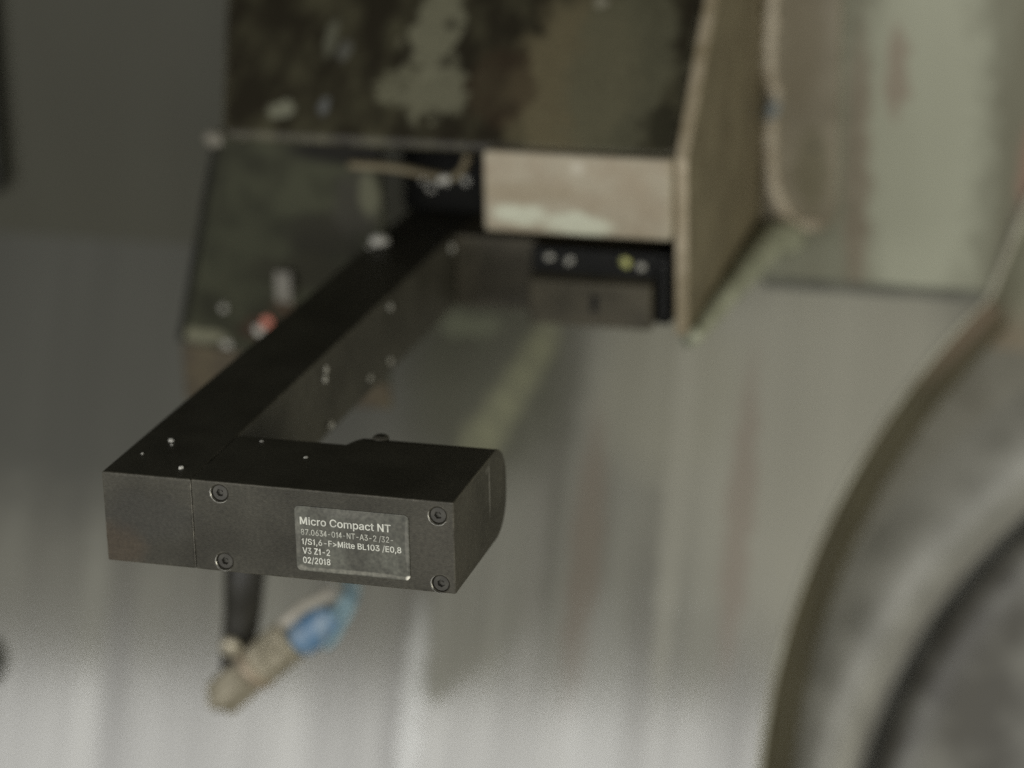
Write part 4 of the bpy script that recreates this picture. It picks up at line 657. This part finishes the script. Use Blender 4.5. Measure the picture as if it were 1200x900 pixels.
brass = mat('dull_brass', srgb(176, 168, 146), rough=.34, metal=.3, col2=srgb(142, 135, 114), nscale=3, fine=.1)
ax = Vector((1.5, .15, 1.38)).normalized()
O = Vector((-2.62, 8.8, -6.1))
bm = bmesh.new()
lathe(bm, [(.15, -.14), (.16, 0), (.28, .02), (.325, .06), (.325, .62), (.27, .70)], O, ax, 6)
link('hex_end', bm, brass, nz, nb, bevel=.02)
pk = mat('pale_brass_ring', srgb(186, 172, 150), rough=.38, metal=.3, col2=srgb(160, 146, 124), nscale=4)
bm = bmesh.new()
lathe(bm, [(.26, .70), (.335, .73), (.345, .80), (.335, .86), (.28, .88)], O, ax, 28)
link('ring', bm, pk, nz, nb, smooth=True)
bm = bmesh.new()
rg = lathe(bm, [(.30, .88), (.32, .92), (.32, 1.5), (.29, 1.58), (.2, 1.60)], O, ax, 48)
for ring in rg[1:3]:
    for i, v in enumerate(ring):                     # knurled grip
        c_ = O + ax * (v.co - O).dot(ax)
        v.co = c_ + (v.co - c_) * (1.05 if i % 2 else .94)
link('body', bm, brass, nz, nb, bevel=.02)
blue = mat('blue_plastic', srgb(88, 126, 160), rough=.4, col2=srgb(134, 152, 166), nscale=2.5, stretch=(2, 2, .5))
bm = bmesh.new()
O2 = O + ax * 1.6 + Vector((.09, 0, -.07))
lathe(bm, [(.2, -.04), (.25, 0), (.26, .06), (.25, .40), (.21, .62), (.12, .72)], O2, ax, 24)
link('collar', bm, blue, nz, nb, bevel=.02)
hose_m = mat('pale_blue_tubing', srgb(142, 166, 172), rough=.35, col2=srgb(104, 128, 138), nscale=3)
for dx, rr, mm in ((-.24, .10, mat('white_tubing', srgb(176, 170, 156), rough=.4, col2=srgb(150, 146, 132), nscale=3)), (.05, .09, hose_m), (.20, .06, hose_m)):
    bm = bmesh.new()
    q = O2 + Vector((dx, 0, -dx))
    st = q + ax * (.2 if dx > 0 else -.05)
    w = Vector((dx * .6, 0, 0))
    tube(bm, smooth_path([st, q + ax * .45, Vector((-.45, 8.6, -4.0)) + w, hang(.75, 4.4, -1.7) + w,
                          hang(1.1, 3.0, -1.0) + w, hang(1.4, 1.8, -.4) + w, hang(1.6, .95, .01) + w], 6), rr, 10)
    link('tube', bm, mm, nz, nb, smooth=True)
bm = bmesh.new()
lathe(bm, [(.05, 0), (.16, .01), (.17, .05), (.12, .1), (.02, .11)], (-2.33, 8.70, -5.18), (0, -1, 0), 18, cap=False)
link('clamp_bolt', bm, brass, nz, nb, smooth=True)

nz.location = (Vector(nb) + DN) * S
nz.scale = (KN, KN, KN)

# ================================================================== SWARF CHIPS AND DROPS
chip_m = mat('bright_swarf', srgb(236, 234, 224), rough=.5, metal=0, col2=srgb(206, 204, 194), nscale=8)  # bright matte colour stands in for the chips' glints
dull_m = mat('dull_swarf', srgb(196, 194, 184), rough=.5, col2=srgb(170, 168, 158), nscale=8)
copper_m = mat('copper_swarf', srgb(176, 128, 112), rough=.5, metal=0, col2=srgb(220, 130, 110), nscale=8)
gold_m = mat('yellow_swarf', srgb(146, 148, 112), rough=.5, metal=0, col2=srgb(190, 190, 110), nscale=8)
def chip(p, size, label, m=chip_m, up=(0, 0, 1), seed=0, group='swarf chips stuck to the fork and bracket'):
    bm = bmesh.new()
    bmesh.ops.create_icosphere(bm, subdivisions=2, radius=1)
    rnd = random.Random(seed * 13 + 5)
    k = Vector((rnd.uniform(.7, 1.15), rnd.uniform(.55, .9), rnd.uniform(.4, .65)))
    for v in bm.verts:
        d = 1 + .28 * mnoise.noise(v.co * 1.6 + Vector((seed * 3.1, 0, 0)))
        v.co = Vector((v.co.x * k.x, v.co.y * k.y, v.co.z * k.z)) * d * size
    R = Vector(up).to_track_quat('Z', 'Y').to_matrix() @ Matrix.Rotation(rnd.uniform(0, 6.28), 3, 'Z')
    for v in bm.verts:
        v.co = R @ v.co
    zmin = min(v.co.dot(Vector(up)) for v in bm.verts)
    b = Vector(p)
    for v in bm.verts:
        v.co = v.co - Vector(up) * (zmin + .012) + b
    o = link('metal_chip', bm, m, base=b)
    o['label'] = label; o['category'] = 'metal chip'; o['group'] = group
CH = [
 ((.36, 1.0, 1), .034, 'upper chip of the sharp pair on the fork top above its left front corner', chip_m, 'z'),
 ((.41, .90, 1), .022, 'lower chip of the sharp pair on the fork top above its left front corner', chip_m, 'z'),
 ((.21, .58, 1), .024, 'faint chip on the fork top nearest the left front corner', chip_m, 'z'),
 ((.78, .27, 1), .036, 'bright chip on the fork top just behind the seam in the front face', chip_m, 'z'),
 ((1.31, 1.22, 1), .026, 'dim chip at the inside corner of the fork between arm and front block', chip_m, 'z'),
 ((1.94, .87, 1), .024, 'lone tiny chip in the middle of the front block top', chip_m, 'z'),
 ((.988, 4.10, .82), .055, 'upper chip of the blurred pair on the inner arm face', chip_m, 'x'),
 ((.988, 4.03, .73), .055, 'lower chip of the blurred pair on the inner arm face', chip_m, 'x'),
 ((.988, 6.47, .85), .06, 'blurred chip near the top edge of the inner arm face, farthest back', chip_m, 'x'),
 ((.988, 6.40, .16), .06, 'blurred chip near the lower edge of the inner arm face, farthest back', chip_m, 'x'),
 ((.988, 5.61, .20), .05, 'blurred chip low on the inner arm face, between two others', chip_m, 'x'),
 ((.988, 4.13, .12), .06, 'blurred chip low on the inner arm face just above the front block', chip_m, 'x'),
 ((.16, 8.6, 1.0), .17, 'big bright blurred glint on the far end of the fork arm', chip_m, 'z'),
 ((.06, 8.5, 1.0), .05, 'dim blurred glint at the left edge of the far arm end', chip_m, 'z'),
 ((.95, 9.18, .86), .10, 'blurred glint at the inner rear corner of the fork', chip_m, '-y'),
 ((.29, 10.2, 1.50), .07, 'leftmost glint in the dark gap above the far arm end', chip_m, '-y'),
 ((.39, 10.2, 1.38), .075, 'lowest glint in the dark gap above the far arm end', chip_m, '-y'),
 ((.62, 10.2, 1.50), .06, 'middle glint in the dark gap above the far arm end', chip_m, '-y'),
 ((.90, 10.2, 1.52), .075, 'rightmost glint in the dark gap above the far arm end', chip_m, '-y'),
 ((.98, 9.0, 1.86), .11, 'bright glint on the bent strip left of the beige block', chip_m, '-y'),
 ((2.43, 8.90, .90), .06, 'leftmost of four glints on the dark shaded top of the rear block', chip_m, '-y'),
 ((2.70, 8.90, .86), .06, 'second glint from the left on the dark shaded top of the rear block', chip_m, '-y'),
 ((3.47, 8.90, .90), .085, 'yellowish glint on the dark shaded top of the rear block', gold_m, '-y'),
 ((3.68, 8.90, .85), .08, 'rightmost of four glints on the dark shaded top of the rear block', chip_m, '-y'),
 ((-1.78, 9.30, -.42), .11, 'copper coloured glint on the hanging plate beside the arm', copper_m, '-y'),
 ((-1.89, 9.30, -.55), .09, 'pale glint touching the copper one on the hanging plate', chip_m, '-y'),
 ((-2.41, 9.30, -.26), .07, 'lone faint glint near the left edge of the hanging plate', chip_m, '-y'),
 ((-2.40, 9.30, -.80), .08, 'lowest glint on the hanging plate, by the arm edge', chip_m, '-y'),
 ((-2.22, 8.86, 2.30), .14, 'pale lump at the lower left corner of the bracket housing', tab_m, '-y'),
]
UP = {'z': (0, 0, 1), 'x': (1, 0, 0), '-y': (0, -1, 0)}
for i, (p, sz, lb, m, u) in enumerate(CH):
    chip(p, sz, lb, dull_m if m is chip_m and sz > .04 else m, UP[u], i)
